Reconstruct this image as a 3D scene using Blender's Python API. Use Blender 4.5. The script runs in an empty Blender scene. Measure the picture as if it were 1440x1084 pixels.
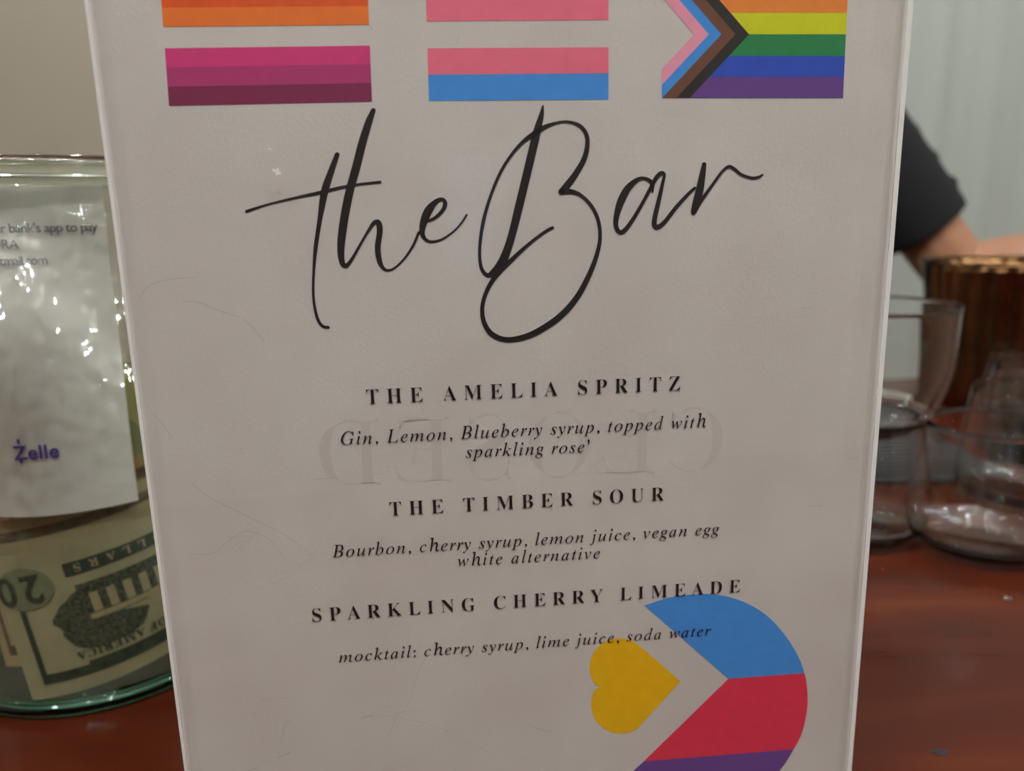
import bpy, bmesh, math, random
from mathutils import Vector, Matrix, noise
S = bpy.context.scene
COL = S.collection
R = math.radians
random.seed(7)

# ------------------------------------------------------------------ camera
EYE = .208                       # lens height above the counter top (z = 0)
F = 1120.0                       # focal length in pixels of the 1440 px frame
X_ = Vector((0.99972026, -0.02365157, 0.0))
Y_ = Vector((-0.00517700, -0.21882469, 0.97575046))
Z_ = Vector((-0.02307803, -0.97547750, -0.21888592))
cam = bpy.data.cameras.new('camera')
cam.sensor_width = 36.0
cam.lens = 36.0 * F / 1440.0
cam.clip_start = .01
cam.dof.use_dof = True
cam.dof.focus_distance = .236
cam.dof.aperture_fstop = 9.2
cam.dof.aperture_blades = 0
cam_ob = bpy.data.objects.new('camera', cam)
COL.objects.link(cam_ob)
M3 = Matrix((X_, Y_, Z_))        # rows: world axes in (right, down, forward)
right, down, fwd = M3.col[0], M3.col[1], M3.col[2]
mw = Matrix((right, -down, -fwd)).transposed().to_4x4()
mw.translation = (0, 0, EYE)
cam_ob.matrix_world = mw
S.camera = cam_ob

# ------------------------------------------------------------------ view, world, lights
S.view_settings.view_transform = 'Standard'
S.view_settings.look = 'None'
S.view_settings.gamma = 1
S.view_settings.use_curve_mapping = False
S.view_settings.exposure = 0.27
S.cycles.sample_clamp_indirect = 0.0      # keep the small bright mirror images of the bulbs
wd = bpy.data.worlds.new('world'); S.world = wd; wd.use_nodes = True
wd.node_tree.nodes['Background'].inputs[0].default_value = (1, .93, .85, 1)
wd.node_tree.nodes['Background'].inputs[1].default_value = .05


def light(name, kind, loc, power, col, size=.05, rot=None, size_y=None):
    l = bpy.data.lights.new(name, kind); l.energy = power; l.color = col
    if kind == 'AREA':
        l.size = size
        if size_y: l.shape = 'RECTANGLE'; l.size_y = size_y
    else:
        l.shadow_soft_size = size
    o = bpy.data.objects.new(name, l); COL.objects.link(o); o.location = loc
    if rot: o.rotation_euler = rot
    return o


for bx_ in (-1.5, -1.0, -.5, .0, .5, 1.0, 1.5, 2.0):
    light('back_fill_light', 'POINT', (bx_, 1.3, 1.64), 3.0, (.88, .96, 1), .03)  # added fill row that brightens the back wall and curtain
for bx_, by_, bz_ in [(-.85, -.42, 1.50), (-.38, -.30, 1.58), (.08, -.48, 1.52), (.52, -.32, 1.58), (.95, -.45, 1.50), (1.35, -.1, 1.55)]:
    light('pendant_bulb_light', 'POINT', (bx_, by_, bz_), 19, (.94, .97, .98), .028)


# ------------------------------------------------------------------ helpers
def ray(px, py):
    return M3 @ Vector(((px - 720) / F, (py - 542) / F, 1.0))


def at(px, py, Y):               # the point seen at a pixel, at distance Y into the room
    w = ray(px, py)
    return Vector((0, 0, EYE)) + w * (Y / w.y)


def lin(c):
    c /= 255.0
    return c / 12.92 if c <= .04045 else ((c + .055) / 1.055) ** 2.4


def rgb(r, g, b):
    return (lin(r), lin(g), lin(b), 1)


def mat(name, col=(.5, .5, .5, 1), rough=.5, metal=0.0, **kw):
    m = bpy.data.materials.new(name); m.use_nodes = True
    b = m.node_tree.nodes['Principled BSDF']
    b.inputs['Base Color'].default_value = col
    b.inputs['Roughness'].default_value = rough
    b.inputs['Metallic'].default_value = metal
    for k, v in kw.items():
        b.inputs[k.replace('_', ' ')].default_value = v
    return m


def nodes(m):
    return m.node_tree.nodes, m.node_tree.links, m.node_tree.nodes['Principled BSDF']


def noisy(m, scale, c0, c1, bump=0.0, bscale=None, coord='Object', stretch=(1, 1, 1), detail=5, lo=.35, hi=.65):
    """procedural colour variation between c0 and c1, with an optional bump"""
    n, l, b = nodes(m)
    tc = n.new('ShaderNodeTexCoord'); mp = n.new('ShaderNodeMapping'); mp.inputs['Scale'].default_value = stretch
    l.new(tc.outputs[coord], mp.inputs[0])
    t = n.new('ShaderNodeTexNoise'); t.inputs['Scale'].default_value = scale; t.inputs['Detail'].default_value = detail
    l.new(mp.outputs[0], t.inputs[0])
    r = n.new('ShaderNodeValToRGB'); r.color_ramp.elements[0].position = lo; r.color_ramp.elements[1].position = hi
    r.color_ramp.elements[0].color = c0; r.color_ramp.elements[1].color = c1
    l.new(t.outputs['Fac'], r.inputs[0]); l.new(r.outputs[0], b.inputs['Base Color'])
    if bump:
        t2 = n.new('ShaderNodeTexNoise'); t2.inputs['Scale'].default_value = bscale or scale; t2.inputs['Detail'].default_value = 4
        l.new(mp.outputs[0], t2.inputs[0])
        bp = n.new('ShaderNodeBump'); bp.inputs['Strength'].default_value = bump; bp.inputs['Distance'].default_value = .002
        l.new(t2.outputs['Fac'], bp.inputs['Height']); l.new(bp.outputs[0], b.inputs['Normal'])
    return m


def clear(name, tint=(1, 1, 1, 1), ior=1.45, rough=.03, streak=0.0):
    """thin clear plastic or glass sheet: lets light straight through, mirrors by Fresnel"""
    m = bpy.data.materials.new(name); m.use_nodes = True
    n, l = m.node_tree.nodes, m.node_tree.links
    n.remove(n['Principled BSDF'])
    out = n['Material Output']
    tr = n.new('ShaderNodeBsdfTransparent'); tr.inputs[0].default_value = tint
    gl = n.new('ShaderNodeBsdfGlossy'); gl.inputs['Roughness'].default_value = rough
    fr = n.new('ShaderNodeFresnel'); fr.inputs[0].default_value = ior
    ge = n.new('ShaderNodeNewGeometry'); io = n.new('ShaderNodeMapRange')   # the far face of the thin sheet reflects like the near one
    io.inputs['To Min'].default_value = ior; io.inputs['To Max'].default_value = 1 / ior
    l.new(ge.outputs['Backfacing'], io.inputs['Value']); l.new(io.outputs[0], fr.inputs[0])
    mx = n.new('ShaderNodeMixShader')
    l.new(fr.outputs[0], mx.inputs[0]); l.new(tr.outputs[0], mx.inputs[1]); l.new(gl.outputs[0], mx.inputs[2])
    l.new(mx.outputs[0], out.inputs[0])
    if streak:
        t = n.new('ShaderNodeTexNoise'); t.inputs['Scale'].default_value = 30; t.inputs['Detail'].default_value = 0
        bp = n.new('ShaderNodeBump'); bp.inputs['Strength'].default_value = streak; bp.inputs['Distance'].default_value = .004
        l.new(t.outputs['Fac'], bp.inputs['Height'])
        l.new(bp.outputs[0], gl.inputs['Normal']); l.new(bp.outputs[0], fr.inputs['Normal'])
    return m


def glass(name, col=(1, 1, 1, 1), ior=1.45, rough=0.0):
    m = bpy.data.materials.new(name); m.use_nodes = True
    n, l, b = nodes(m)
    b.inputs['Base Color'].default_value = col; b.inputs['Roughness'].default_value = rough
    b.inputs['IOR'].default_value = ior; b.inputs['Transmission Weight'].default_value = 1
    return m


def link(name, me, mats, parent=None, smooth=False):
    if isinstance(me, bmesh.types.BMesh):
        bm = me; me = bpy.data.meshes.new(name); bm.to_mesh(me); bm.free()
    for m in (mats if isinstance(mats, (list, tuple)) else [mats]):
        me.materials.append(m)
    o = bpy.data.objects.new(name, me); COL.objects.link(o)
    if parent: o.parent = parent
    if smooth: me.polygons.foreach_set('use_smooth', [True] * len(me.polygons))
    return o


def tag(o, label=None, cat=None, group=None, kind=None):
    if label: o['label'] = label
    if cat: o['category'] = cat
    if group: o['group'] = group
    if kind: o['kind'] = kind
    return o


def thing(name, label, cat, loc=(0, 0, 0), rz=0, group=None):
    o = bpy.data.objects.new(name, None); COL.objects.link(o); o.empty_display_size = .02
    o.location = loc; o.rotation_euler = (0, 0, rz)
    return tag(o, label, cat, group)


def add_box(bm, lo, hi, bev=0.0, seg=2):
    g = bmesh.ops.create_cube(bm, size=1)
    vs = g['verts']
    for v in vs:
        v.co = Vector([(lo[i] + hi[i]) / 2 + v.co[i] * (hi[i] - lo[i]) for i in range(3)])
    if bev:
        es = {e for v in vs for e in v.link_edges}
        bmesh.ops.bevel(bm, geom=list(es), offset=bev, segments=seg, affect='EDGES', profile=.5)


def box(lo, hi, bev=0.0, seg=2):
    bm = bmesh.new(); add_box(bm, lo, hi, bev, seg); return bm


def lathe(prof, segs=64, closed=False, rfun=None):
    """revolve (r, z) points; closed joins the last point to the first"""
    bm = bmesh.new(); rings = []
    for r, z in prof:
        if r < 1e-6:
            rings.append([bm.verts.new((0, 0, z))] * segs); continue
        ring = []
        for k in range(segs):
            a = 2 * math.pi * k / segs
            rr = r + (rfun(a, r, z) if rfun else 0)
            ring.append(bm.verts.new((rr * math.cos(a), rr * math.sin(a), z)))
        rings.append(ring)
    n = len(rings)
    for i in range(n if closed else n - 1):
        A, B = rings[i], rings[(i + 1) % n]
        for k in range(segs):
            q = []
            for v in (A[k], A[(k + 1) % segs], B[(k + 1) % segs], B[k]):
                if v not in q: q.append(v)
            if len(q) > 2:
                try: bm.faces.new(q)
                except ValueError: pass
    bmesh.ops.recalc_face_normals(bm, faces=bm.faces)
    return bm


def spline(pts, n=10):
    """Catmull-Rom through tuples of any length"""
    P = [Vector(p) for p in pts]; P = [P[0] * 2 - P[1]] + P + [P[-1] * 2 - P[-2]]
    out = []
    for i in range(1, len(P) - 2):
        a, b, c, d = P[i - 1:i + 3]
        for k in range(n):
            t = k / n
            out.append(.5 * ((2 * b) + (c - a) * t + (2 * a - 5 * b + 4 * c - d) * t * t + (3 * b - a - 3 * c + d) * t ** 3))
    out.append(P[-2])
    return out


def remapped(s, up, lo):
    r = ''
    for c in s:
        if c == 'h' and lo == 0x1D44E: r += '\u210e'
        elif up and 'A' <= c <= 'Z': r += chr(up + ord(c) - 65)
        elif lo and 'a' <= c <= 'z': r += chr(lo + ord(c) - 97)
        else: r += c
    return r


def serif_caps(s): return remapped(s, 0x1D400, 0x1D41A)
def serif_italic(s): return remapped(s, 0x1D434, 0x1D44E)


def text_mesh(body, spacing=1.0, thin=0.0, word=1.0):
    c = bpy.data.curves.new('lettering', 'FONT'); c.body = body; c.size = 1
    c.space_character = spacing; c.space_word = word; c.offset = thin; c.resolution_u = 5
    o = bpy.data.objects.new('lettering', c); COL.objects.link(o)
    dg = bpy.context.evaluated_depsgraph_get()
    me = bpy.data.meshes.new_from_object(o.evaluated_get(dg))
    bpy.data.objects.remove(o); bpy.data.curves.remove(c)
    return me


def extent(me):
    xs = [v.co.x for v in me.vertices]
    return min(xs), max(xs)


def fit_text(body, width, height, thin=0.0, narrow=1.0, word=1.0):
    """text whose size is given by its em height and whose letter spacing fills the width"""
    lo, hi = extent(m0 := text_mesh(body, 1.0, thin, word)); w1 = (hi - lo) * narrow
    lo, hi = extent(m1 := text_mesh(body, 1.5, thin, word)); w2 = (hi - lo) * narrow
    sp = 1.0 + .5 * (width / height - w1) / (w2 - w1)
    me = text_mesh(body, sp, thin, word); lo, hi = extent(me)
    for v in me.vertices:
        v.co.x = (v.co.x - lo) * narrow * height; v.co.y *= height
    bpy.data.meshes.remove(m0); bpy.data.meshes.remove(m1)
    return me


def quad_strip(bm, pts, widths, conv, mi=0):
    """variable-width pen stroke with round ends, laid on a surface through conv(x, y)"""
    n = len(pts); L, Rr = [], []
    for i in range(n):
        a = pts[max(i - 1, 0)]; b = pts[min(i + 1, n - 1)]
        d = (b - a).normalized(); nn = Vector((-d.y, d.x)); w = widths[i] / 2
        L.append(bm.verts.new(conv(*(pts[i] + nn * w)))); Rr.append(bm.verts.new(conv(*(pts[i] - nn * w))))
    for i in range(n - 1):
        f = bm.faces.new((L[i], Rr[i], Rr[i + 1], L[i + 1])); f.material_index = mi
    for e in (0, n - 1):
        c = pts[e]; w = widths[e] / 2
        f = bm.faces.new([bm.verts.new(conv(c.x + w * math.cos(t * math.pi / 8), c.y + w * math.sin(t * math.pi / 8))) for t in range(16)])
        f.material_index = mi


def face_front(bm, direction):
    for f in bm.faces:
        f.normal_update()
        if f.normal.dot(direction) < 0: f.normal_flip()


# ------------------------------------------------------------------ materials
M_wall = noisy(mat('painted wall', rough=.85), 3, rgb(171, 161, 144), rgb(175, 165, 149), .03, 160)
M_dark = noisy(mat('dark panelling', rough=.5), 5, rgb(58, 44, 36), rgb(74, 56, 44), .04, 60, stretch=(10, 1, 1))
M_ceil = noisy(mat('ceiling paint', rough=.9), 4, rgb(176, 171, 163), rgb(181, 176, 168))
M_floor = noisy(mat('floor boards', rough=.45), 6, rgb(92, 66, 48), rgb(128, 94, 68), .05, 40, stretch=(8, 1, 1))
M_trim = noisy(mat('white trim', rough=.5), 6, rgb(215, 212, 204), rgb(222, 219, 212))
M_curt = noisy(mat('curtain cloth', rough=.9), 250, rgb(169, 174, 167), rgb(174, 178, 171), .05, 700)
M_paper = noisy(mat('print paper', rough=.6), 26, rgb(210, 203, 197), rgb(217, 212, 205), .04, 900)
M_ink = noisy(mat('black ink', rough=.5), 300, rgb(24, 21, 22), rgb(30, 27, 27))
M_title = noisy(mat('soft black ink', rough=.5), 200, rgb(34, 30, 32), rgb(42, 38, 40))
M_ghost = mat('show-through ink', rgb(206, 199, 193), .65)
M_note = noisy(mat('note paper', rough=.6), 60, rgb(226, 222, 216), rgb(230, 226, 220), .03, 500)
M_noteink = noisy(mat('grey ink', rough=.6), 300, rgb(70, 76, 88), rgb(80, 86, 98))
M_purple = noisy(mat('purple ink', rough=.6), 300, rgb(78, 58, 160), rgb(84, 64, 168))
M_acr = clear('clear acrylic', (.985, .985, .985, 1), 1.49, .015)
M_edge = bpy.data.materials.new('acrylic cut edge'); M_edge.use_nodes = True
_n, _l = M_edge.node_tree.nodes, M_edge.node_tree.links; _n.remove(_n['Principled BSDF'])
_d = _n.new('ShaderNodeBsdfDiffuse'); _t = _n.new('ShaderNodeBsdfTranslucent'); _m = _n.new('ShaderNodeMixShader')
_d.inputs[0].default_value = _t.inputs[0].default_value = (.92, .92, .91, 1)
_l.new(_d.outputs[0], _m.inputs[1]); _l.new(_t.outputs[0], _m.inputs[2]); _l.new(_m.outputs[0], _n['Material Output'].inputs[0])
M_scr = clear('acrylic scratch', (.93, .93, .93, 1), 1.3, .3)
M_speck = mat('acrylic pale speck', rgb(240, 238, 234), .4)
M_jar = clear('jar glass', (.965, .978, .962, 1), 1.5, .0, .12)
M_jarb = glass('green glass', (.10, .44, .30, 1), 1.5)
M_jarrim = glass('rim glass', (.86, .95, .88, 1), 1.5)
M_glass = glass('clear plastic', (.995, .995, .99, 1), 1.42)
M_copper = noisy(mat('copper', metal=1, rough=.2), 30, rgb(112, 82, 54), rgb(140, 106, 72), .04, 60)
M_skin = noisy(mat('skin', rough=.5), 30, rgb(165, 117, 90), rgb(173, 125, 98), .05, 300)
M_skin.node_tree.nodes['Principled BSDF'].inputs['Subsurface Weight'].default_value = .08
M_shirt = noisy(mat('black cotton', rough=.95), 300, rgb(13, 14, 17), rgb(19, 20, 24), .2, 900)
M_jeans = noisy(mat('dark denim', rough=.9), 200, rgb(30, 36, 52), rgb(40, 48, 66), .2, 900)
M_hair = noisy(mat('brown hair', rough=.5), 40, rgb(40, 26, 18), rgb(70, 46, 32), .6, 120, stretch=(1, 1, .1))
M_shoe = noisy(mat('shoe leather', rough=.5), 60, rgb(24, 22, 22), rgb(34, 31, 30))
M_rubber = noisy(mat('dark rubber', rough=.5), 200, rgb(24, 24, 25), rgb(30, 30, 31))
M_eye = mat('eye white', rgb(225, 222, 216), .2)
M_iris = mat('iris', rgb(60, 40, 26), .15)
M_lip = mat('lip', rgb(178, 98, 88), .4)
M_water = glass('water', (1, 1, 1, 1), 1.33)
M_stain = noisy(mat('dark stain', rough=.5), 200, rgb(22, 16, 15), rgb(34, 26, 24))


def ink(name, r, g, b):
    k = [min(.93, lin(c) / lin(w) * p) for c, w, p in zip((r, g, b), (160, 150, 140), (.66, .615, .58))]
    return noisy(mat(name, rough=.55), 260, tuple(x * .96 for x in k) + (1,), tuple(min(x * 1.03, .95) for x in k) + (1,))


def wood_material():
    m = mat('red mahogany', rough=.3); n, l, b = nodes(m)
    b.inputs['Specular IOR Level'].default_value = .17
    tc = n.new('ShaderNodeTexCoord'); mp = n.new('ShaderNodeMapping')
    mp.inputs['Rotation'].default_value = (0, 0, R(-24)); mp.inputs['Scale'].default_value = (1.0, 5, 1)
    l.new(tc.outputs['Object'], mp.inputs[0])
    t = n.new('ShaderNodeTexNoise'); t.inputs['Scale'].default_value = 5; t.inputs['Detail'].default_value = 8; t.inputs['Distortion'].default_value = .6
    l.new(mp.outputs[0], t.inputs[0])
    r = n.new('ShaderNodeValToRGB'); e = r.color_ramp.elements
    e[0].position = .3; e[0].color = rgb(60, 20, 8); e[1].position = .72; e[1].color = rgb(88, 37, 16)
    x = e.new(.5); x.color = rgb(73, 27, 11)
    l.new(t.outputs['Fac'], r.inputs[0])
    t2 = n.new('ShaderNodeTexNoise'); t2.inputs['Scale'].default_value = 9; t2.inputs['Detail'].default_value = 3
    l.new(tc.outputs['Object'], t2.inputs[0])
    mx = n.new('ShaderNodeMixRGB'); mx.blend_type = 'MULTIPLY'; mx.inputs[0].default_value = .5
    l.new(r.outputs[0], mx.inputs[1]); l.new(t2.outputs['Color'], mx.inputs[2])
    hs = n.new('ShaderNodeHueSaturation'); hs.inputs['Saturation'].default_value = 1.0; hs.inputs['Value'].default_value = 1.25
    l.new(t2.outputs['Fac'], mx.inputs[2]); l.new(mx.outputs[0], hs.inputs['Color']); l.new(hs.outputs[0], b.inputs['Base Color'])
    t3 = n.new('ShaderNodeTexNoise'); t3.inputs['Scale'].default_value = 20
    l.new(tc.outputs['Object'], t3.inputs[0])
    mr = n.new('ShaderNodeMapRange'); mr.inputs['To Min'].default_value = .17; mr.inputs['To Max'].default_value = .28
    l.new(t3.outputs['Fac'], mr.inputs['Value']); l.new(mr.outputs[0], b.inputs['Roughness'])
    bp = n.new('ShaderNodeBump'); bp.inputs['Strength'].default_value = .04; bp.inputs['Distance'].default_value = .001
    l.new(t.outputs['Fac'], bp.inputs['Height']); l.new(bp.outputs[0], b.inputs['Normal'])
    return m


M_wood = wood_material()

# ------------------------------------------------------------------ the setting
FLOOR, CEIL = -.95, 1.75
XL, XR, YB, YF = -1.9, 2.3, 2.2, -3.0


def struct(name, bm, m):
    return tag(link(name, bm, m), kind='structure')


struct('floor', box((XL - .1, YF - .1, FLOOR - .06), (XR + .1, YB + .1, FLOOR)), M_floor)
struct('ceiling', box((XL - .1, YF - .1, CEIL), (XR + .1, YB + .1, CEIL + .06)), M_ceil)
struct('wall_back', box((XL - .1, YB, FLOOR), (XR + .1, YB + .08, CEIL)), M_wall)
struct('wall_left', box((XL - .1, YF, FLOOR), (XL, YB, CEIL)), M_wall)
struct('wall_right', box((XR, YF, FLOOR), (XR + .1, YB, CEIL)), M_wall)
wx0, wx1, wz0, wz1 = .36, .56, -.05, .45
bm = bmesh.new()
add_box(bm, (XL, YF - .08, FLOOR), (wx0, YF, CEIL)); add_box(bm, (wx1, YF - .08, FLOOR), (XR, YF, CEIL))
add_box(bm, (wx0, YF - .08, FLOOR), (wx1, YF, wz0)); add_box(bm, (wx0, YF - .08, wz1), (wx1, YF, CEIL))
struct('wall_front', bm, M_dark)
struct('baseboard_back', box((XL, YB - .015, FLOOR), (XR, YB, FLOOR + .1), .003), M_trim)
bm = bmesh.new()
for a, b in (((wx0 - .04, wz0 - .04), (wx0, wz1 + .04)), ((wx1, wz0 - .04), (wx1 + .04, wz1 + .04)), ((wx0, wz1), (wx1, wz1 + .04)), ((wx0, wz0 - .04), (wx1, wz0)), ((wx0, .18), (wx1, .2))):
    add_box(bm, (a[0], YF - .03, a[1]), (b[0], YF + .02, b[1]))
win = struct('window_1', bm, M_dark)
M_day = bpy.data.materials.new('evening daylight'); M_day.use_nodes = True
nn_ = M_day.node_tree.nodes; nn_.remove(nn_['Principled BSDF']); em = nn_.new('ShaderNodeEmission')
em.inputs[0].default_value = (.42, .6, 1, 1); em.inputs[1].default_value = .2
M_day.node_tree.links.new(em.outputs[0], nn_['Material Output'].inputs[0])
link('pane', box((wx0, YF - .06, wz0), (wx1, YF - .05, wz1)), M_day, win)

# curtain hanging in front of the back wall
bm = bmesh.new(); prev = None
cx0, cx1, cz0, cz1 = .30, 2.05, FLOOR + .02, 1.60
NX, NZ = 420, 24
rows = []
for j in range(NZ + 1):
    z = cz0 + (cz1 - cz0) * j / NZ; row = []
    for i in range(NX + 1):
        x = cx0 + (cx1 - cx0) * i / NX
        d = noise.noise(Vector((x * 9, z * .22, 3))) * .020 + noise.noise(Vector((x * 22, z * .3, 8))) * .006 + noise.noise(Vector((x * 3, z * .15, 1))) * .02
        row.append(bm.verts.new((x + .012 * math.sin(z * 2 + x * 5), 1.97 + d, z)))
    rows.append(row)
for j in range(NZ):
    for i in range(NX):
        bm.faces.new((rows[j][i], rows[j][i + 1], rows[j + 1][i + 1], rows[j + 1][i]))
ct = thing('curtain', 'pale grey green curtain hanging in soft folds behind the person in black', 'curtain', (0, 0, 0))
co = link('curtain_cloth', bm, M_curt, ct, True)
sd = co.modifiers.new('thickness', 'SOLIDIFY'); sd.thickness = .0015
bm = bmesh.new()
bmesh.ops.create_cone(bm, cap_ends=True, segments=20, radius1=.012, radius2=.012, depth=1.9,
                      matrix=Matrix.Translation((1.17, 1.97, 1.61)) @ Matrix.Rotation(R(90), 4, 'Y'))
link('curtain_rod', bm, M_trim, ct, True)
for bx_ in (.28, 2.08): link('rod_bracket', box((bx_ - .01, 1.96, 1.60), (bx_ + .01, 2.2, 1.62)), M_trim, ct)

# the bar counter
bar = thing('bar_counter', 'glossy red brown wooden bar counter under the menu sign, jar and glasses', 'counter', (.15, .4, FLOOR))
link('counter_top', box((-1.25, -.55, .91), (1.25, .52, .95), .006, 3), M_wood, bar)
link('front_panel', box((-1.2, -.42, .02), (1.2, -.39, .91)), M_wood, bar)
link('side_panel', box((-1.2, -.389, .0), (-1.17, .44, .91)), M_wood, bar)
link('side_panel', box((1.17, -.389, .0), (1.2, .44, .91)), M_wood, bar)
link('shelf', box((-1.169, -.389, .40), (1.169, .42, .425)), M_wood, bar)
p = at(1322, 1058, 1); s_ = EYE / (EYE - p.z); sx, sy = p.x * s_, s_
bm = bmesh.new()
bm.faces.new([bm.verts.new((sx - .15 + .0034 * (1 + .25 * math.sin(3 * t)) * math.cos(t), sy - .4 + .0018 * math.sin(t), .9502)) for t in [k * math.pi / 10 for k in range(20)]])
tag(link('stain', bm, M_stain, bar), 'small dark stain')

# ------------------------------------------------------------------ the menu sign
DS = .2263                        # distance of the sheet along the view
YAW = R(5.4037)
sr = Vector((math.cos(YAW), math.sin(YAW), 0)); nrm = Vector((sr.y, -sr.x, 0))
U0 = .0252                        # middle of the sheet
PW, PH, PB = .10815, .279, .006    # half width, height, bottom edge above the counter
Psign = sr * U0 + nrm * nrm.dot(Vector((0, DS, 0)))


def on_sheet(px, py):             # (x, z) on the printed sheet of something seen at a pixel
    w = ray(px, py); t = nrm.dot(Vector((0, DS, 0))) / nrm.dot(w)
    q = w * t
    return q.dot(sr) - U0, q.z + EYE


sign = thing('menu_sign', 'upright bar menu with printed flags and cursive title in a clear acrylic stand', 'sign', Psign, YAW)
bm = box((-.1081, -.0030, .003), (.1081, -.0004, .2885))
for f in bm.faces:
    f.normal_update(); f.material_index = 0 if abs(f.normal.y) > .9 else 1
link('front_panel', bm, [M_acr, M_edge], sign)
bm = box((-.1078, .0004, .003), (.1078, .0026, .2885))
for f in bm.faces:
    f.normal_update(); f.material_index = 0 if abs(f.normal.y) > .9 else 1
link('back_panel', bm, [M_acr, M_edge], sign)
link('base_foot', box((-.1081, -.045, 0), (.1081, .045, .003), .0008, 2), M_acr, sign)
paper = link('paper_sheet', box((-PW, -.0001, PB), (PW, .0002, PB + PH)), M_paper, sign)
TOWARD = Vector((0, -1, 0))


def lay(off):
    return lambda px, py: (lambda q: (q[0], -off, q[1]))(on_sheet(px, py))


def poly(bm, pts, off, mi=0):
    f = bm.faces.new([bm.verts.new(lay(off)(*p)) for p in pts]); f.material_index = mi


# flags: stripes given by their left and right ends
I_or1 = ink('dark orange ink', 180, 66, 16); I_or2 = ink('orange ink', 192, 92, 30)
I_pk1 = ink('rose ink', 168, 44, 90); I_pk2 = ink('plum ink', 142, 42, 84); I_pk3 = ink('burgundy ink', 104, 30, 58)
I_pink = ink('pink ink', 190, 86, 100); I_blue = ink('sky blue ink', 52, 112, 165)
I_cp = ink('light pink ink', 205, 118, 130); I_br = ink('brown ink', 90, 56, 40); I_bk = ink('black flag ink', 36, 32, 30)
I_o = ink('flag orange ink', 185, 105, 40); I_y = ink('flag yellow ink', 165, 163, 18); I_g = ink('flag green ink', 32, 102, 56)
I_b = ink('flag blue ink', 38, 62, 140); I_v = ink('violet ink', 84, 52, 104); I_rd = ink('flag red ink', 165, 44, 44)
I_yel = ink('heart yellow ink', 196, 140, 10); I_red = ink('crimson ink', 178, 40, 58)
OFF = .00016
bm = bmesh.new()
xl = lambda y: 232 + (y - 68) * .0741; xr = lambda y: 520 + (y - 64) * .038
for y0, y1, mi in ((-40, -16, 0), (-16, 11, 1), (11, 38, 2), (68, 95, 3), (95, 122, 4), (122, 149, 5)):
    dl = lambda y: (xl(y), y); dr = lambda y: (xr(y), y - 2 - 4 * (y - 0) / 149)
    poly(bm, [dl(y1), dr(y1), dr(y0), dl(y0)], OFF, mi)
face_front(bm, TOWARD)
tag(link('printed_flag', bm, [I_rd, I_or1, I_or2, I_pk1, I_pk2, I_pk3], paper), 'flag of orange and magenta stripes')
bm = bmesh.new()
for y0, y1, mi in ((-44, -7, 1), (-7, 30, 0), (68, 105, 0), (105, 142, 1)):
    L0, R0 = 599 + y0 * .03, 855.5
    poly(bm, [(599 + y1 * .03, y1), (R0, y1 - 2), (R0, y0 - 1.5), (L0, y0)], OFF, mi)
face_front(bm, TOWARD)
tag(link('printed_flag', bm, [I_pink, I_blue], paper), 'flag of pink, white and blue stripes')
bm = bmesh.new()
xr3 = lambda y: 1191.5 - y * .046
YS = [-43, -12, 18.5, 48.5, 79, 108.5, 138]
apex = (1053, 48.5)


def edge3(y):                     # x of the chevron's black outer edge
    return apex[0] - (abs(y - 48.5)) * (.93 if y > 48.5 else .86)


for (y0, y1), mi in zip(zip(YS[:-1], YS[1:]), range(6)):
    poly(bm, [(edge3(y1), y1), (xr3(y1), y1), (xr3(y0), y0 - .3), (edge3(y0), y0 - .3)], OFF, mi)
tips = [(1053, 9), (1034, 8), (1014, 7), (996.5, 6), (976, -1)]     # black, brown, blue, pink, paper
xlft = 930.5
for k, mi in ((0, 6), (1, 7), (2, 8), (3, 9)):
    a, b = tips[k][0], tips[k + 1][0]
    lowA = [(a - .93 * (138 - 48.5), 138)] if k < 2 else []
    def down_(x):                 # where the lower arm of an edge leaves the flag
        yl = 48.5 + (x - xlft) / .93
        return [(x - .93 * 89.5, 138)] if yl >= 138 else [(xlft, yl)]
    def up_(x): return (x - .86 * 91.5, -43)
    da, db = down_(a), down_(b)
    corner = [(xlft, 138)] if da[0][1] == 138 and db[0][1] < 138 else []
    poly(bm, [up_(a), (a, 48.5)] + da + corner + db + [(b, 48.5), up_(b)], OFF, mi)
face_front(bm, TOWARD)
tag(link('printed_flag', bm, [I_rd, I_o, I_y, I_g, I_b, I_v, I_bk, I_br, I_blue, I_cp], paper), 'rainbow striped flag with a chevron')

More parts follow.
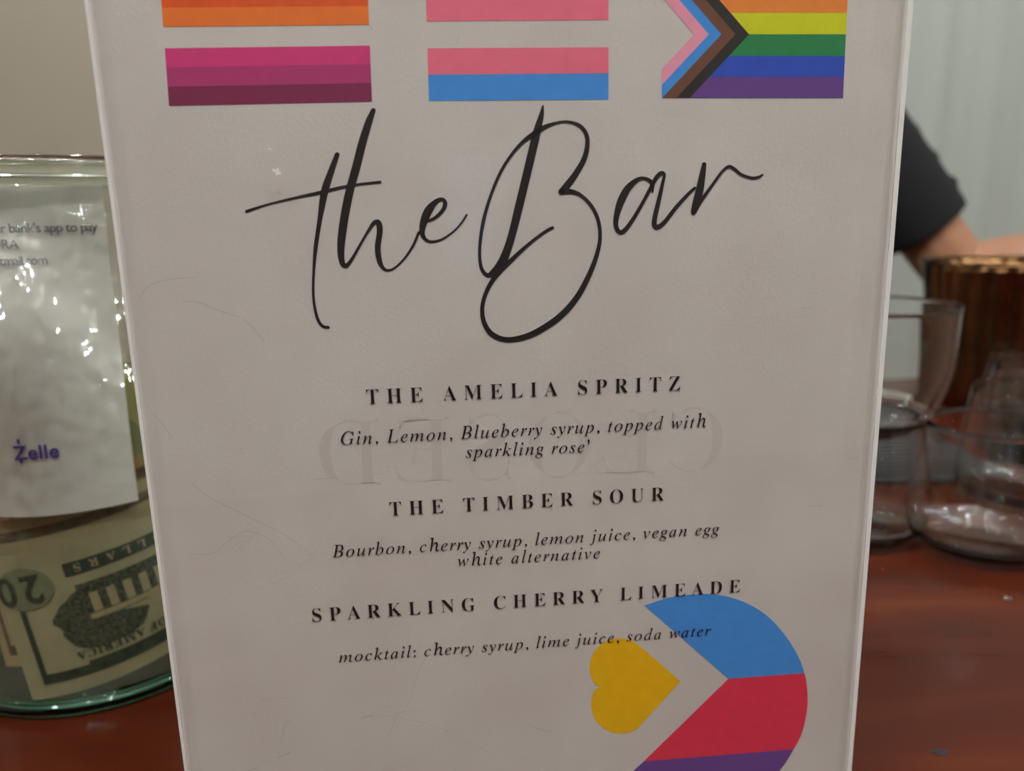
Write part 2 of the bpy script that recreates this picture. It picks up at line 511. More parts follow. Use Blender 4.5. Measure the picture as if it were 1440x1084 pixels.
# the cursive title, written as pen strokes
C3 = lambda x, y: (330 + x * .31356, 140 + y * .31366)
C4 = lambda x, y: (650 + x * .3228, 140 + y * .3228)
STROKES = [
    (C3, .3136, [(460, 247, 22), (432, 325, 29), (403, 415, 34), (382, 540, 22), (364, 660, 19), (355, 770, 13), (353, 870, 12), (362, 945, 13), (378, 995, 14), (398, 1017, 14), (420, 1021, 14)]),
    (C3, .3136, [(54, 501, 14), (150, 470, 10), (270, 441, 12), (385, 417, 17), (480, 394, 15), (560, 380, 12), (652, 370, 13)]),
    (C3, .3136, [(622, 49, 22), (602, 100, 32), (574, 190, 37), (546, 300, 38), (516, 410, 38), (494, 520, 38), (480, 620, 36), (477, 690, 30), (485, 735, 24), (502, 744, 20), (528, 712, 15), (568, 642, 12), (600, 588, 14), (625, 553, 20), (645, 553, 26), (651, 590, 27), (642, 660, 26), (648, 715, 24), (662, 750, 17), (686, 765, 12), (718, 754, 10), (760, 714, 10), (800, 655, 12), (826, 595, 12)]),
    (C3, .3136, [(856, 548, 10), (895, 532, 15), (930, 500, 17), (944, 466, 20), (930, 447, 16), (900, 460, 24), (868, 500, 38), (846, 555, 32), (842, 600, 22), (858, 628, 15), (886, 637, 12), (930, 626, 10), (980, 592, 9), (1015, 555, 9), (1040, 517, 9)]),
    (C4, .3228, [(351, 28, 8), (344, 70, 22), (325, 140, 34), (306, 220, 36), (275, 350, 36), (246, 470, 36), (216, 590, 34), (190, 670, 36), (166, 722, 40), (138, 752, 32), (108, 764, 18), (82, 728, 15), (76, 650, 14), (90, 540, 16), (120, 430, 14), (165, 320, 14), (215, 240, 14), (265, 184, 17), (312, 150, 24), (360, 120, 20), (410, 102, 12), (460, 97, 12), (508, 112, 16), (537, 145, 18), (545, 190, 20), (532, 255, 23), (495, 322, 27), (456, 375, 32), (432, 401, 28)]),
    (C4, .3228, [(432, 401, 28), (465, 400, 24), (512, 414, 16), (560, 460, 16), (590, 520, 16), (600, 590, 16), (590, 660, 18), (556, 755, 22), (500, 860, 26), (430, 940, 28), (345, 1000, 28), (270, 1034, 26), (192, 1045, 23), (130, 1022, 23), (95, 970, 20), (87, 910, 18), (100, 850, 18), (130, 790, 20), (170, 740, 24), (215, 698, 20), (260, 655, 16), (320, 605, 14), (370, 570, 14), (393, 558, 13)]),
    (C4, .3228, [(828, 402, 9), (826, 365, 18), (800, 345, 15), (765, 348, 19), (722, 385, 30), (692, 440, 33), (673, 500, 25), (669, 550, 20), (685, 577, 19), (708, 568, 19), (745, 518, 17), (785, 450, 15), (820, 385, 16), (845, 340, 19), (866, 321, 19), (879, 328, 14), (872, 365, 15), (855, 440, 19), (839, 510, 21), (836, 545, 22), (850, 555, 22), (880, 534, 19), (930, 470, 17), (980, 415, 15), (1012, 385, 12)]),
    (C4, .3228, [(1053, 282, 19), (1045, 330, 27), (1032, 400, 34), (1017, 455, 33), (1006, 491, 22)]),
    (C4, .3228, [(1008, 491, 20), (1040, 440, 16), (1090, 370, 13), (1130, 315, 12), (1160, 292, 14), (1185, 303, 14), (1215, 326, 12), (1260, 341, 12), (1290, 337, 11), (1306, 328, 9)]),
]
bm = bmesh.new()
for n_, (cv, sc, pts) in enumerate(STROKES):
    sm = spline([(cv(x, y)[0], cv(x, y)[1], w * sc) for x, y, w in pts], 9)
    quad_strip(bm, [Vector((p.x, p.y)) for p in sm], [max(p.z, 2.0) for p in sm], lay(.00017 + n_ * .000012))
face_front(bm, TOWARD)
tag(link('script_title', bm, M_title, paper), 'large black cursive title reading the Bar')


# printed lines of text
def printed(name, lines, thin, narrow, label, m=M_ink, off=.00032, mirror=False):
    allv, allf = [], []
    for body, a, b, hgt, remap in lines:
        A, B = on_sheet(*a), on_sheet(*b)
        W = math.hypot(B[0] - A[0], B[1] - A[1])
        me = fit_text(body, W, hgt, thin, narrow)
        ux = ((B[0] - A[0]) / W, (B[1] - A[1]) / W); base = len(allv)
        for v in me.vertices:
            x, y = v.co.x, remap(v.co.y / hgt) * hgt
            if mirror: x = W - x
            allv.append((A[0] + ux[0] * x - ux[1] * y, -off, A[1] + ux[1] * x + ux[0] * y))
        allf += [tuple(base + i for i in f.vertices) for f in me.polygons]
        bpy.data.meshes.remove(me)
    me = bpy.data.meshes.new(name); me.from_pydata(allv, [], allf)
    bm = bmesh.new(); bm.from_mesh(me); bpy.data.meshes.remove(me); face_front(bm, TOWARD)
    return tag(link(name, bm, m, paper), label)


same = lambda y: y
# lower-case bodies a little lower, capitals and ascenders a little taller
ital = lambda y: y * .86 if y < .44 else .3784 + (y - .44) * 1.18
CAP, IT = .0064, .0058
printed('drink_name', [(serif_caps('THE AMELIA SPRITZ'), (516, 568), (956, 548.3), CAP, same)], -.009, .93, 'drink name THE AMELIA SPRITZ')
printed('drink_description', [(serif_italic('Gin, Lemon, Blueberry syrup, topped with'), (480, 625), (992.5, 599.8), IT, ital),
                              (serif_italic("sparkling rose\u2019"), (655, 643), (829, 634.8), IT, ital)], 0, .9, 'italic ingredients under the first drink')
printed('drink_name', [(serif_caps('THE TIMBER SOUR'), (548.5, 724.8), (933.5, 703), CAP, same)], -.009, .93, 'drink name THE TIMBER SOUR')
printed('drink_description', [(serif_italic('Bourbon, cherry syrup, lemon juice, vegan egg'), (467.6, 783), (1011, 750), IT, ital),
                              (serif_italic('white alternative'), (644, 795.5), (843.5, 784), IT, ital)], 0, .9, 'italic ingredients under the second drink')
printed('drink_name', [(serif_caps('SPARKLING CHERRY LIMEADE'), (440, 873.5), (1040, 831.8), CAP, same)], -.009, .93, 'drink name SPARKLING CHERRY LIMEADE')
printed('drink_description', [(serif_italic('mocktail: cherry syrup, lime juice, soda water'), (477, 930.5), (999, 892.5), IT, ital)], 0, .9, 'italic ingredients under the third drink')
printed('show_through_lettering', [(serif_caps('CLOSED'), (452, 685), (1014, 662), .0300, same)], -.030, .95,
        'faint mirrored lettering showing through from the back', M_ghost, .00012, True)

# the round emblem: heart, then blue, red and violet sectors
bm = bmesh.new()
upper = [(871 + 42 * math.cos(R(a)), 938 + 41 * math.sin(R(a))) for a in (*range(-48, -212, -8), -218)]
lower = [(873 + 42 * math.cos(R(a)), 990 + 41 * math.sin(R(a))) for a in (-147, *range(-152, -312, -8))]
heart = [(957, 957.5)] + upper + [(845, 965.8)] + lower
bmh = bmesh.new()
hv = [bmh.verts.new(lay(OFF)(*p)) for p in heart]; hc = bmh.verts.new(lay(OFF)(890, 963))
for k in range(len(hv)): bmh.faces.new((hc, hv[k - 1], hv[k]))
face_front(bmh, TOWARD)
tag(link('printed_heart', bmh, I_yel, paper), 'yellow heart lying on its side')
arc = spline([(906, 851), (940, 840), (975, 835.5), (1010, 836), (1046, 846), (1078, 865), (1104, 893), (1122, 922), (1131, 946), (1134.5, 965), (1135.5, 985),
              (1133.5, 1005), (1127.5, 1030), (1116, 1053), (1097, 1082), (1060, 1118), (1010, 1138), (960, 1142), (905, 1128), (868, 1104)], 6)
arc = [(p.x, p.y) for p in arc]
i1 = min(range(len(arc)), key=lambda i: abs(arc[i][1] - 946) + (0 if arc[i][0] > 1100 else 999))
i2 = min(range(len(arc)), key=lambda i: abs(arc[i][1] - 1053) + (0 if arc[i][0] > 1100 else 999))
ctr = (1024, 954)
poly(bm, [ctr] + list(reversed(arc[:i1 + 1])), OFF, 0)
poly(bm, [(905, 1070), ctr] + arc[i1:i2 + 1], OFF, 1)
poly(bm, [(868, 1104), (905, 1070)] + arc[i2:], OFF, 2)
bmesh.ops.triangulate(bm, faces=bm.faces); face_front(bm, TOWARD)
tag(link('printed_emblem', bm, [I_blue, I_red, I_v], paper), 'rounded emblem of blue, red and violet')

# scratches worn into the acrylic, plus a few pale specks
bm = bmesh.new()
SCR = [([(200, 420), (215, 400), (240, 392), (280, 388)], 2.5), ([(262, 422), (285, 424), (310, 434), (340, 444)], 3), ([(345, 446), (362, 462), (375, 478)], 3),
       ([(219, 576), (235, 595), (248, 612)], 1.6), ([(272, 673), (300, 695), (350, 720), (395, 742), (425, 762), (445, 778)], 2.0),
       ([(267, 772), (290, 773), (308, 770), (320, 758), (345, 742), (365, 744), (385, 756), (405, 782)], 1.8), ([(445, 778), (425, 787), (422, 795)], 1.6),
       ([(380, 815), (392, 812), (404, 806)], 1.4), ([(322, 750), (345, 748)], 1.2), ([(330, 762), (350, 752)], 1.2), ([(335, 768), (362, 745)], 1),
       ([(441, 669), (460, 668), (478, 667)], 1.4), ([(525, 661), (540, 662)], 1.2),
       ([(620, 900), (597, 920), (584, 950), (575, 980), (560, 998), (545, 1030)], 1.4), ([(510, 1000), (525, 998)], 3), ([(527, 997), (560, 1000), (610, 1012), (660, 1035), (702, 1057)], 1.3),
       ([(556, 995), (585, 989)], 2), ([(394, 1056), (410, 1049)], 3), ([(342, 1078), (365, 1070)], 3), ([(400, 1030), (402, 1010), (412, 1004)], 3), ([(742, 1010), (752, 1015), (775, 1021)], 1.6),
       ([(1120, 432), (1134, 431)], 1.4), ([(1130, 411), (1145, 411)], 1.2), ([(1132, 708), (1150, 706)], 1.4), ([(1182, 643), (1200, 640)], 1.4), ([(1130, 707), (1160, 704)], 1),
       ([(368, 982), (372, 975), (392, 978)], 1.3), ([(378, 0 + 975), (410, 972)], 1), ([(800, 1079), (840, 1076), (877, 1075)], 1.6), ([(520, 38), (525, 46)], 2), ([(395, 39), (415, 44)], 1.2),
       ([(645, 52), (641, 64)], 1.2), ([(800, 34), (798, 56)], 1.2), ([(305, 185), (320, 190)], 1.2)]
for pts, w in SCR:
    sm = spline(pts, 6) if len(pts) > 2 else [Vector(p) for p in pts]
    n_ = len(sm); quad_strip(bm, sm, [w * (.35 + .65 * math.sin(math.pi * (i + .5) / n_)) for i in range(n_)], lay(.00305))
for pts, w in [([(381, 210), (384, 211)], 2), ([(388, 240), (396, 244)], 4), ([(394, 238), (392, 246)], 3)]:  # small pale specks on the acrylic face
    quad_strip(bm, [Vector(p) for p in pts], [w] * len(pts), lay(.00305), 1)
face_front(bm, TOWARD)
tag(link('scratches', bm, [M_scr, M_speck], sign), 'fine scratches and pale specks on the acrylic', kind='stuff')

# ------------------------------------------------------------------ tip jar
JC = Vector((-.203, .363, 0)); JR = .063
FRONT = math.atan2(-JC.y, -JC.x)
jar = thing('glass_jar', 'wide clear glass tip jar with green base left of the menu sign', 'jar', JC)
zr = .2312
prof = [(JR, .006), (JR, zr - .008), (JR - .003, zr - .008), (JR - .003, .006)]
link('jar_wall', lathe(prof, 128, False, lambda a, r, z: .0003 * math.sin(5 * a + z * 30)), M_jar, jar, True)
rim_ = [(JR - .0008 + .0034 * math.cos(t) , zr - .0042 + .0042 * math.sin(t)) for t in [k * math.pi / 8 for k in range(16)]]
link('jar_rim', lathe(rim_, 128, True), M_jarrim, jar, True)
link('jar_base', lathe([(0, .0012), (JR - .012, .0008), (JR - .004, 0), (JR + .0002, .0012), (JR + .0010, .0035), (JR + .0002, .0058), (JR - .003, .0066), (JR - .008, .0052), (0, .0046)], 128), M_jarb, jar, True)


def jar_map(arc0, z0, tilt, r, wave=0.0, seed=0.0):
    """a sheet lying along the inside of the jar: (a, b) metres across and up the sheet"""
    ca, sa = math.cos(tilt), math.sin(tilt)

    def f(a, b, off=0.0):
        s = arc0 + a * ca - b * sa; z = z0 + a * sa + b * ca
        rr = r + off
        if wave: rr -= wave * (.5 + .5 * noise.noise(Vector((a * 26 + seed, b * 26, seed)))) + wave * .4 * (.5 + .5 * math.sin(a * 70 + b * 40 + seed))
        t = FRONT + s / r
        return (rr * math.cos(t), rr * math.sin(t), z)
    return f


def sheet(w, h, f, nx=60, ny=30, uv=True):
    bm = bmesh.new(); U = bm.loops.layers.uv.new('UVMap')
    g = [[bm.verts.new(f(w * i / nx, h * j / ny)) for i in range(nx + 1)] for j in range(ny + 1)]
    for j in range(ny):
        for i in range(nx):
            fc = bm.faces.new((g[j][i], g[j][i + 1], g[j + 1][i + 1], g[j + 1][i]))
            for lp, (q, k) in zip(fc.loops, ((i, j), (i + 1, j), (i + 1, j + 1), (i, j + 1))):
                lp[U].uv = (q / nx, k / ny)
    return bm


def jar_print(name, parent, m, f, polys=(), texts=(), off=.00025, label=None):
    """ink on a curved sheet; polys in sheet metres, texts (body, x, y, width, height, thin, turned)"""
    bm = bmesh.new()
    for P in polys:
        x0 = min(p[0] for p in P); x1 = max(p[0] for p in P)
        fc = bm.faces.new([bm.verts.new((p[0], p[1], 0)) for p in P])
    if polys:
        bmesh.ops.triangulate(bm, faces=bm.faces)
        for _ in range(5):
            es = [e for e in bm.edges if e.calc_length() > .004]
            if not es: break
            bmesh.ops.subdivide_edges(bm, edges=es, cuts=1); bmesh.ops.triangulate(bm, faces=[q for q in bm.faces if len(q.verts) > 3])
    for body, x, y, w, h, thin, turned in texts:
        me = fit_text(body, w, h, thin)
        base = [bm.verts.new(((x - v.co.x, y - v.co.y, 0) if turned else (x + v.co.x, y + v.co.y, 0))) for v in me.vertices]
        for q in me.polygons:
            try: bm.faces.new([base[i] for i in q.vertices])
            except ValueError: pass
        bpy.data.meshes.remove(me)
    for v in bm.verts: v.co = Vector(f(v.co.x, v.co.y, off))
    for q in bm.faces:
        q.normal_update(); c = q.calc_center_median()
        if q.normal.dot(Vector((c.x, c.y, 0))) < 0: q.normal_flip()
    return tag(link(name, bm, m, parent), label)


def note_material(name, c0, c1, dark):
    """printed banknote: framed border, engraved fields and a dark vignette, all by UV"""
    m = mat(name, rough=.7); n, l, b = nodes(m)
    uv = n.new('ShaderNodeUVMap'); sp = n.new('ShaderNodeSeparateXYZ'); l.new(uv.outputs[0], sp.inputs[0])

    def mth(op, a, b_=None, c_=None):
        q = n.new('ShaderNodeMath'); q.operation = op
        for i, v in enumerate((a, b_, c_)):
            if v is None: continue
            if isinstance(v, (int, float)): q.inputs[i].default_value = v
            else: l.new(v, q.inputs[i])
        return q.outputs[0]
    ax = mth('ABSOLUTE', mth('SUBTRACT', sp.outputs[0], .5)); ay = mth('ABSOLUTE', mth('SUBTRACT', sp.outputs[1], .5))
    bx = mth('COMPARE', ax, .458, .009); by = mth('COMPARE', ay, .385, .035)
    inx = mth('LESS_THAN', ax, .467); iny = mth('LESS_THAN', ay, .42)
    fr = mth('MAXIMUM', mth('MULTIPLY', bx, iny), mth('MULTIPLY', by, inx))
    ex = mth('POWER', mth('DIVIDE', ax, .19), 2); ey = mth('POWER', mth('DIVIDE', ay, .25), 2)
    ov = mth('LESS_THAN', mth('ADD', ex, ey), 1)
    t = n.new('ShaderNodeTexNoise'); t.inputs['Scale'].default_value = 26; t.inputs['Detail'].default_value = 5; l.new(uv.outputs[0], t.inputs[0])
    k = mth('MULTIPLY', mth('ADD', mth('MULTIPLY', fr, .85), mth('MULTIPLY', ov, .6)), mth('ADD', t.outputs['Fac'], .35))
    t2 = n.new('ShaderNodeTexNoise'); t2.inputs['Scale'].default_value = 5; l.new(uv.outputs[0], t2.inputs[0])
    base = n.new('ShaderNodeMixRGB'); base.inputs[1].default_value = c0; base.inputs[2].default_value = c1; l.new(t2.outputs['Fac'], base.inputs[0])
    mx = n.new('ShaderNodeMixRGB'); mx.use_clamp = True; mx.inputs[2].default_value = dark
    l.new(k, mx.inputs[0]); l.new(base.outputs[0], mx.inputs[1]); l.new(mx.outputs[0], b.inputs['Base Color'])
    return m


N_green = note_material('green banknote', rgb(149, 149, 117), rgb(164, 159, 126), rgb(36, 52, 40))
N_cream = note_material('cream banknote', rgb(164, 149, 109), rgb(173, 159, 122), rgb(50, 48, 33))
N_yellow = note_material('yellowish banknote', rgb(147, 141, 70), rgb(141, 144, 87), rgb(58, 70, 48))
N_tan = note_material('tan banknote', rgb(147, 115, 55), rgb(137, 114, 68), rgb(43, 35, 20))
N_grey = note_material('grey green banknote', rgb(126, 131, 107), rgb(144, 142, 117), rgb(42, 60, 52))
N_rose = note_material('rosy banknote', rgb(141, 110, 97), rgb(147, 122, 107), rgb(70, 52, 47))
M_bink = noisy(mat('banknote green ink', rough=.7), 300, rgb(38, 56, 44), rgb(60, 78, 60))
M_bdark = noisy(mat('banknote foliage ink', rough=.7), 700, rgb(36, 52, 44), rgb(92, 100, 78), detail=2)
M_bfield = noisy(mat('banknote field ink', rough=.7), 300, rgb(119, 127, 94), rgb(129, 137, 104))
M_bpale = noisy(mat('banknote pale ink', rough=.7), 300, rgb(164, 152, 115), rgb(173, 161, 126))

BW, BH = .156, .066
f20 = jar_map(-.0355, .0056, R(9.0), .0575)
bill = thing('banknote', 'green and cream banknote with upside-down number against the lower front of the jar', 'banknote', JC)
plain = noisy(mat('banknote paper', rough=.7), 90, rgb(159, 154, 119), rgb(169, 162, 127), .03, 400)
nb = link('note_paper', sheet(BW, BH, f20, 90, 30), plain, bill, True)
# everything below is turned half round, as the note stands on its head
rect = lambda x0, y0, x1, y1: [(x0, y0), (x1, y0), (x1, y1), (x0, y1)]
jar_print('note_border', nb, M_bink, f20, [rect(.0075, .0065, .0100, .046), rect(.0100, .0065, .150, .0110), rect(.030, .0520, .150, .0580), rect(.0275, .0110, .150, .0125)])
jar_print('note_lettering', nb, M_bpale, f20, [], [(serif_caps('TWENTY DOLLARS'), .122, .0568, .088, .0052, .006, True)], .0004)
jar_print('note_lettering', nb, M_bink, f20, [], [(serif_caps('THE UNITED STATES OF AMERICA'), .124, .0178, .100, .0054, .008, True)], .0004)
ell = lambda cx, cy, rx, ry, a0=0, a1=360, st=12: [(cx + rx * math.cos(R(a)), cy + ry * math.sin(R(a))) for a in range(a0, a1, st)]
jar_print('note_vignette', nb, M_bdark, f20, [[(.0390 + (.0185 + .0011 * math.sin(7 * R(a_)) + .0007 * math.sin(13 * R(a_))) * math.cos(R(a_)), .0315 + (.0148 + .0010 * math.sin(5 * R(a_))) * math.sin(R(a_))) for a_ in range(0, 360, 8)], rect(.032, .0430, .090, .0475), rect(.044, .0332, .088, .0432)])
cols = [rect(.0360 + i * .0066, .0335, .0394 + i * .0066, .0425) for i in range(7)]
jar_print('note_building', nb, M_bpale, f20, cols + [rect(.034, .0305, .086, .0330), [(.046, .0300), (.076, .0300), (.061, .0255)]], [], .0004)
jar_print('note_field', nb, M_bfield, f20, [ell(.0125, .0505, .0122, .0095)], [], .0003)
jar_print('note_number', nb, M_bink, f20, [], [(serif_caps('20'), .0200, .0562, .0195, .0175, .016, True)], .0006, 'dark upside-down number 20')


def loose(arc0, z0, tilt, r, m, label, wave=.002, seed=0.0, w=BW, h=BH):
    o = thing('banknote', label, 'banknote', JC)
    link('note_paper', sheet(w, h, jar_map(arc0, z0, R(tilt), r, wave, seed), 70, 34), m, o, True)
    return o


loose(-.050, .0165, 10, .0535, N_cream, 'cream banknote edge rising just above the upside-down one in the jar', .0012, 1, .15)
loose(-.022, .034, 7, .0500, N_tan, 'tan banknote with orange edge standing high behind the others in the jar', .002, 2, .13)
loose(.0335, .060, 78, .0460, N_yellow, 'yellowish banknote standing on end at the right of the jar beside the sign', .002, 3, .085)
loose(-.020, .040, -14, .0440, N_grey, 'grey green banknote slanting down behind the note sheet in the jar', .004, 4, .12, .062)
loose(-.020, .050, 74, .0380, N_rose, 'rosy folded banknote standing on end at the back of the jar', .003, 5, .065, .04)
loose(.000, .0075, 14, .0470, N_cream, 'folded cream banknote end tucked low under the upside-down one', .004, 6, .09, .03)

# the payment note taped inside the jar
NW, NH = .108, .131
NT = -.012
fn = jar_map(.0180 - NW * math.cos(NT), .0888 - NW * math.sin(NT), NT, .0592, .0030, 11)
note = thing('payment_note', 'white paper note with grey and purple print inside the glass jar', 'note', JC)
ns = link('note_sheet', sheet(NW, NH, fn, 80, 80), M_note, note, True)
jar_print('note_text', ns, M_noteink, fn, [], [("your bank\u2019s app to pay", NW - .0444, .1136, .0408, .0050, .004, False),
                                              ('URA', NW - .0414, .1076, .0094, .0050, .004, False),
                                              ('hotmail.com', NW - .0440, .1014, .0212, .0050, .004, False)], .0007)
jar_print('note_logo', ns, M_purple, fn, [rect(NW - .0428, .0232, NW - .0417, .0252), rect(NW - .0428, .0312, NW - .0417, .0332)], [('Zelle', NW - .0450, .0247, .0172, .0080, .022, False)], .0007, 'purple word mark')

# ------------------------------------------------------------------ glasses
def tumbler_profile(H, rim, bulge, base, t=.0009):
    out = [(0, .0), (base * .6, .0), (base, .0006), (base + (bulge - base) * .50, H * .05), (bulge * .955, H * .13), (bulge, H * .25), (bulge * .992, H * .38), (bulge * .955, H * .55), (rim + (bulge - rim) * .36, H * .76), (rim, H - .0006)]
    o3 = [(p.x, p.y) for p in spline(out[2:], 5)]
    inn = [(max(r - t, 0), z) for r, z in reversed(o3) if z > H * .16]
    r0, z0 = inn[-1]
    inn += [(r0 * math.cos(R(a)) ** .9, .0036 + (z0 - .0036) * (1 - math.sin(R(a)))) for a in range(12, 90, 9)]
    return [(0, 0), (base * .6, 0)] + o3 + [(rim - t * .5, H)] + inn + [(0, .0036)]


def bowl_profile(H, rim, t=.0009):
    out = [(.0165, 0), (.0240, .0020), (.0325, .0075), (.0405, .0185), (.0455, .0330), (.0480, .0500), (rim - .0006, .0660), (rim, H - .0006)]
    o3 = [(p.x, p.y) for p in spline(out, 5)]
    inn = [(max(r - t, 0), z) for r, z in reversed(o3) if z > .016]
    r0, z0 = inn[-1]
    inn += [(r0 * math.cos(R(a)), .0034 + (z0 - .0034) * (1 - math.sin(R(a)))) for a in range(12, 90, 9)]
    return [(0, 0), (.010, 0)] + o3 + [(rim - t * .5, H)] + inn + [(0, .0034)]



G_me = None
spots = [((.2815, .4495), 'clear stemless glass standing nearest, right of the menu sign'),
         ((.216, .475), 'clear stemless glass beside the sign with a larger cup standing in it'),
         ((.355, .530), 'clear stemless glass just behind the nearest right-hand glass'),
         ((.415, .605), 'clear stemless glass second behind the nearest, in front of the copper bucket'),
         ((.455, .675), 'clear stemless glass farthest back, by the foot of the copper bucket')]
for (gx, gy), lab in spots:
    if G_me is None:
        g0 = link('stemless_glass', lathe(tumbler_profile(.0785, .0345, .0420, .0270), 96), M_glass, None, True); G_me = g0
        o = g0
    else:
        o = G_me.copy(); COL.objects.link(o)
    o.location = (gx, gy, 0.0002); tag(o, lab, 'glass', 'stemless glasses on the counter')
up = link('plastic_cup', lathe(bowl_profile(.0800, .0490), 96), M_glass, None, True)
up.location = (.216, .475, .0665)
tag(up, 'wider clear cup standing in the rim of a glass right beside the sign', 'cup')

# copper bucket
fl = 24
BR, BHT = .0700, .1440
def flute(a, r, z): return .0022 * abs(math.cos(fl * a / 2)) - .0011 if .006 < z < BHT - .005 else 0.0
outer = [(0, 0), (.053, 0), (.0565, .003), (.0580, .010), (.0600, .045), (.0630, .085), (.0665, .120), (.0685, BHT - .007), (BR, BHT - .002)]
prof = outer + [(r - .003, max(z, .006)) for r, z in reversed(outer[2:])] + [(0, .006)]
bk = thing('ice_bucket', 'fluted copper ice bucket standing at the back of the counter on the right', 'bucket', (.491, .80, .0002))
link('bucket_body', lathe(prof, 240, False, flute), M_copper, bk, True)
bm = lathe([(BR - .0025, BHT - .0030), (BR + .0004, BHT - .0025), (BR + .0014, BHT - .0005), (BR + .0006, BHT + .0015), (BR - .0015, BHT + .0020), (BR - .0038, BHT + .001), (BR - .0042, BHT - .001)], 160, True)
link('bucket_rim', bm, M_copper, bk, True)
mt = thing('bar_mat', 'dark grey ribbed rubber bar mat lying behind the stacked cup and glass', 'mat', (.22, .635, 0))
bm = box((-.15, -.075, 0), (.15, .075, .005), .002, 2)
link('mat_sheet', bm, M_rubber, mt)
for k in range(14):
    link('mat_rib', box((-.142, -.068 + k * .0101, .005), (.142, -.064 + k * .0101, .0075), .0008, 1), M_rubber, mt)
p = at(1418, 842, 1); s_ = EYE / (EYE - p.z)
wd_ = link('water_drop', lathe([(0, 0), (.0022, 0), (.0021, .0006), (.0015, .0012), (.0007, .0015), (0, .0016)], 24), M_water, None, True)
wd_.location = (p.x * s_, s_, .0002); tag(wd_, 'small water drop on the counter in front of the nearest glass', 'drop')


# ------------------------------------------------------------------ the person behind the bar
def capsule(bm, p0, r0, p1, r1, sq=1.0, n=14):
    p0, p1 = Vector(p0), Vector(p1); b2 = bmesh.new()
    for p, r in ((p0, r0), (p1, r1)):
        bmesh.ops.create_uvsphere(b2, u_segments=n, v_segments=10, radius=r, matrix=Matrix.Translation(p))
    if sq != 1.0:
        cy = (p0.y + p1.y) / 2
        for v in b2.verts: v.co.y = cy + (v.co.y - cy) * sq
    hull(bm, [v.co.copy() for v in b2.verts]); b2.free()


def hull(bm, pts):
    b = bmesh.new()
    for p in pts: b.verts.new(p)
    r = bmesh.ops.convex_hull(b, input=b.verts)
    bmesh.ops.delete(b, geom=list({g for g in r['geom_interior'] + r['geom_unused'] if isinstance(g, bmesh.types.BMVert) and g.is_valid}), context='VERTS')
    bmesh.ops.recalc_face_normals(b, faces=b.faces)
    m = {v: bm.verts.new(v.co) for v in b.verts}
    for f in b.faces: bm.faces.new([m[v] for v in f.verts])
    b.free()


def ellipsoid(bm, c, r, rot=None):
    T = Matrix.Translation(c) @ (rot.to_4x4() if rot else Matrix.Identity(4)) @ Matrix.Diagonal((r[0], r[1], r[2], 1))
    bmesh.ops.create_uvsphere(bm, u_segments=24, v_segments=16, radius=1, matrix=T)


def frustum(bm, p0, r0, p1, r1, sq=1.0, n=28):
    p0, p1 = Vector(p0), Vector(p1); d = (p1 - p0).normalized(); q = d.to_track_quat('Z', 'Y').to_matrix()
    pts = []
    for p, r in ((p0, r0), (p1, r1)):
        for k in range(n):
            a = 2 * math.pi * k / n; pts.append(p + q @ Vector((r * math.cos(a), r * sq * math.sin(a), 0)))
    hull(bm, pts)


def grown(name, bm, voxel, m, parent, smooth=4):
    o = link(name, bm, m, parent)
    md = o.modifiers.new('r', 'REMESH'); md.mode = 'VOXEL'; md.voxel_size = voxel
    ms = o.modifiers.new('s', 'SMOOTH'); ms.factor = .5; ms.iterations = smooth
    dg = bpy.context.evaluated_depsgraph_get(); dg.update()
    me = bpy.data.meshes.new_from_object(o.evaluated_get(dg)); o.modifiers.clear(); o.data = me
    me.polygons.foreach_set('use_smooth', [True] * len(me.polygons))
    return o


PX, PY = .27, 1.17
person = thing('person', 'person in black short-sleeved shirt behind the bar, bare arm reaching past the copper bucket', 'person', (PX, PY, FLOOR))
org = Vector((PX, PY, FLOOR))
W = lambda v: Vector(v) - org
sh_l, el_l, wr_l = W(at(1166, 140, 1.15)), W(at(1352, 390, 1.12)), W(at(1600, 338, 1.04))
sh_r, el_r, wr_r = W((.10, 1.17, .335)), W((.02, 1.19, .06)), W((.03, 1.09, -.17))
bm = bmesh.new()
ellipsoid(bm, (0, .005, 1.16), (.150, .105, .19)); ellipsoid(bm, (0, .01, .98), (.135, .10, .15)); ellipsoid(bm, (0, .015, .86), (.158, .115, .13))
capsule(bm, sh_l, .052, sh_r, .052, .9)
capsule(bm, (0, .01, 1.27), .062, (0, -.01, 1.42), .052)
ellipsoid(bm, (0, -.018, 1.53), (.074, .094, .108)); ellipsoid(bm, (0, -.050, 1.475), (.055, .058, .058))
capsule(bm, (0, -.108, 1.545), .008, (0, -.122, 1.508), .014); ellipsoid(bm, (.011, -.112, 1.504), (.009, .009, .008)); ellipsoid(bm, (-.011, -.112, 1.504), (.009, .009, .008))
for s in (1, -1):
    ellipsoid(bm, (s * .075, -.005, 1.525), (.009, .018, .031)); ellipsoid(bm, (s * .030, -.092, 1.560), (.024, .014, .009))
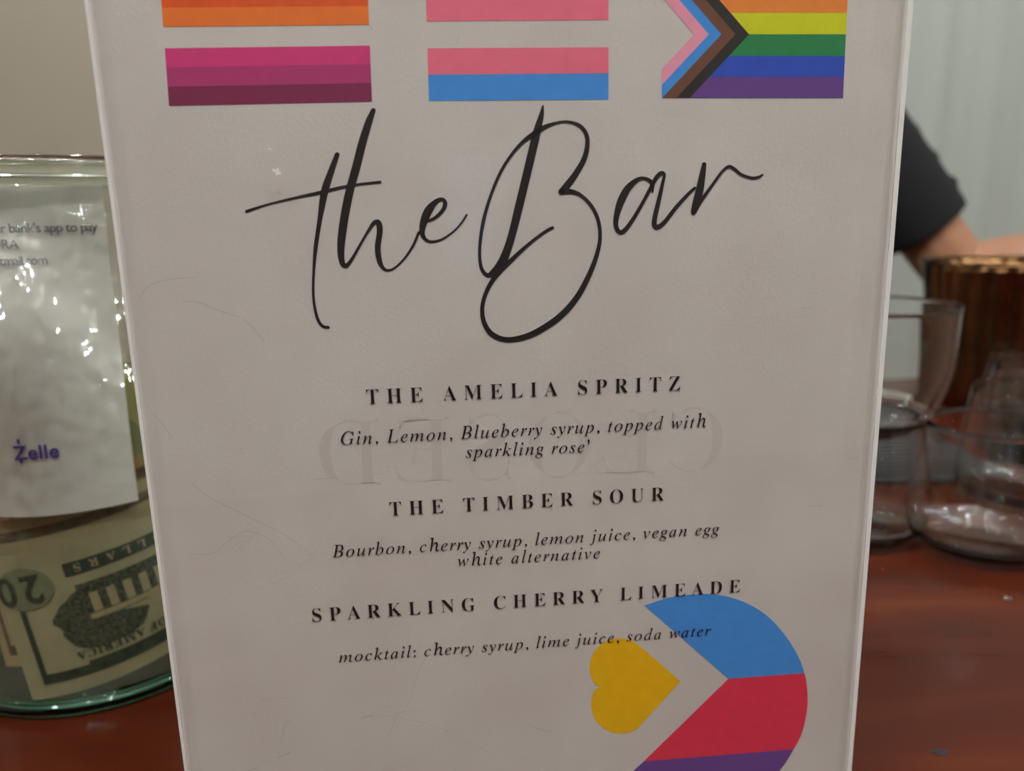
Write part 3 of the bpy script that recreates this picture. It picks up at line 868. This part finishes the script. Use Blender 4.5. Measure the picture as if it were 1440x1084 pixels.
for sh, el, wr in ((sh_l, el_l, wr_l), (sh_r, el_r, wr_r)):
    capsule(bm, sh, .052, el, .042); capsule(bm, el, .043, el.lerp(wr, .3), .044); capsule(bm, el.lerp(wr, .3), .044, wr, .027)
    d = (wr - el).normalized(); side = d.cross(Vector((0, 0, 1))).normalized(); upv = side.cross(d)
    pc = wr + d * .085 - upv * .012
    hull(bm, [wr + side * .024 * a + upv * .015 * b for a in (-1, 1) for b in (-1, 1)] + [pc + side * .040 * a + upv * .012 * b for a in (-1, 1) for b in (-1, 1)])
    for k, (off, ln) in enumerate(((-.033, .070), (-.011, .080), (.011, .074), (.033, .058))):
        a0 = pc + side * off - d * .005; a1 = a0 + d * ln * .45 - upv * ln * .10; a2 = a1 + d * ln * .3 - upv * ln * .22; a3 = a2 + d * ln * .16 - upv * ln * .22
        capsule(bm, a0, .0095, a1, .0088); capsule(bm, a1, .0088, a2, .008); capsule(bm, a2, .008, a3, .007)
    ins = -1 if sh is sh_l else 1
    t0 = wr + d * .025 + side * .024 * ins; t1 = t0 + d * .035 + side * .030 * ins - upv * .010; t2 = t1 + d * .030 + side * .008 * ins - upv * .006
    capsule(bm, t0, .014, t1, .0105); capsule(bm, t1, .0105, t2, .0085)
for s in (1, -1):
    capsule(bm, (s * .085, .02, .82), .082, (s * .10, .02, .45), .055); capsule(bm, (s * .10, .02, .45), .054, (s * .10, .04, .30), .053); capsule(bm, (s * .10, .04, .30), .052, (s * .10, .045, .085), .036)
    capsule(bm, (s * .10, .05, .04), .036, (s * .105, -.10, .03), .028)
body = grown('body', bm, .0042, M_skin, person, 3)
bm = bmesh.new()
ellipsoid(bm, (0, .005, 1.15), (.166, .122, .21)); ellipsoid(bm, (0, .01, .98), (.158, .122, .16)); frustum(bm, (0, .01, 1.10), .155, (0, .012, .80), .172, .76)
capsule(bm, sh_l, .066, sh_r, .066, .92); frustum(bm, (0, .0, 1.28), .12, (0, -.002, 1.345), .078, .9)
for sh, el in ((sh_l, el_l), (sh_r, el_r)):
    hem = sh.lerp(el, .725); capsule(bm, sh, .066, sh.lerp(el, .2), .066); frustum(bm, sh.lerp(el, .03), .068, hem, .060)
    dd = (el - sh).normalized()
    for q in range(3):
        c = sh.lerp(el, .30 + q * .14); capsule(bm, c + Vector((.048, -.02, .026)), .010, c + Vector((.0, -.054, .0)), .010)
grown('shirt', bm, .0045, M_shirt, person, 3)
bm = bmesh.new()
ellipsoid(bm, (0, .015, .86), (.168, .126, .12))
for s in (1, -1):
    frustum(bm, (s * .082, .02, .86), .092, (s * .10, .022, .45), .068); frustum(bm, (s * .10, .022, .47), .068, (s * .10, .045, .07), .056)
grown('jeans', bm, .006, M_jeans, person, 3)
for s in (1, -1):
    bm = bmesh.new(); capsule(bm, (s * .10, .055, .045), .045, (s * .107, -.115, .038), .037); hull(bm, [(s * .10 + a * .045, b, z) for a in (-1, 1) for b in (.095, -.15) for z in (.0, .025)])
    grown('shoe', bm, .006, M_shoe, person, 4)
bm = bmesh.new()
ellipsoid(bm, (0, .006, 1.566), (.087, .098, .100)); ellipsoid(bm, (0, .058, 1.50), (.080, .058, .12))
ellipsoid(bm, (0, .070, 1.40), (.052, .036, .08))
bmf = bm
hair = grown('hair', bmf, .005, M_hair, person, 3)
bb = bmesh.new(); bb.from_mesh(hair.data)      # open the hair over the face
bmesh.ops.delete(bb, geom=[v for v in bb.verts if v.co.y < -.055 and v.co.z < 1.60], context='VERTS'); bb.to_mesh(hair.data); bb.free()
for s in (1, -1):
    bm = bmesh.new(); ellipsoid(bm, (s * .030, -.098, 1.545), (.013, .010, .008)); e_ = link('eye', bm, M_eye, person, True)
    bm = bmesh.new(); ellipsoid(bm, (s * .030, -.1065, 1.545), (.0055, .0025, .0055)); link('iris', bm, M_iris, e_, True)
    bm = bmesh.new(); capsule(bm, (s * .016, -.107, 1.567), .0035, (s * .045, -.099, 1.568), .0025); link('eyebrow', bm, M_hair, person, True)
bm = bmesh.new(); ellipsoid(bm, (0, -.104, 1.476), (.024, .009, .0055)); ellipsoid(bm, (0, -.104, 1.469), (.019, .009, .006)); link('mouth', bm, M_lip, person, True)
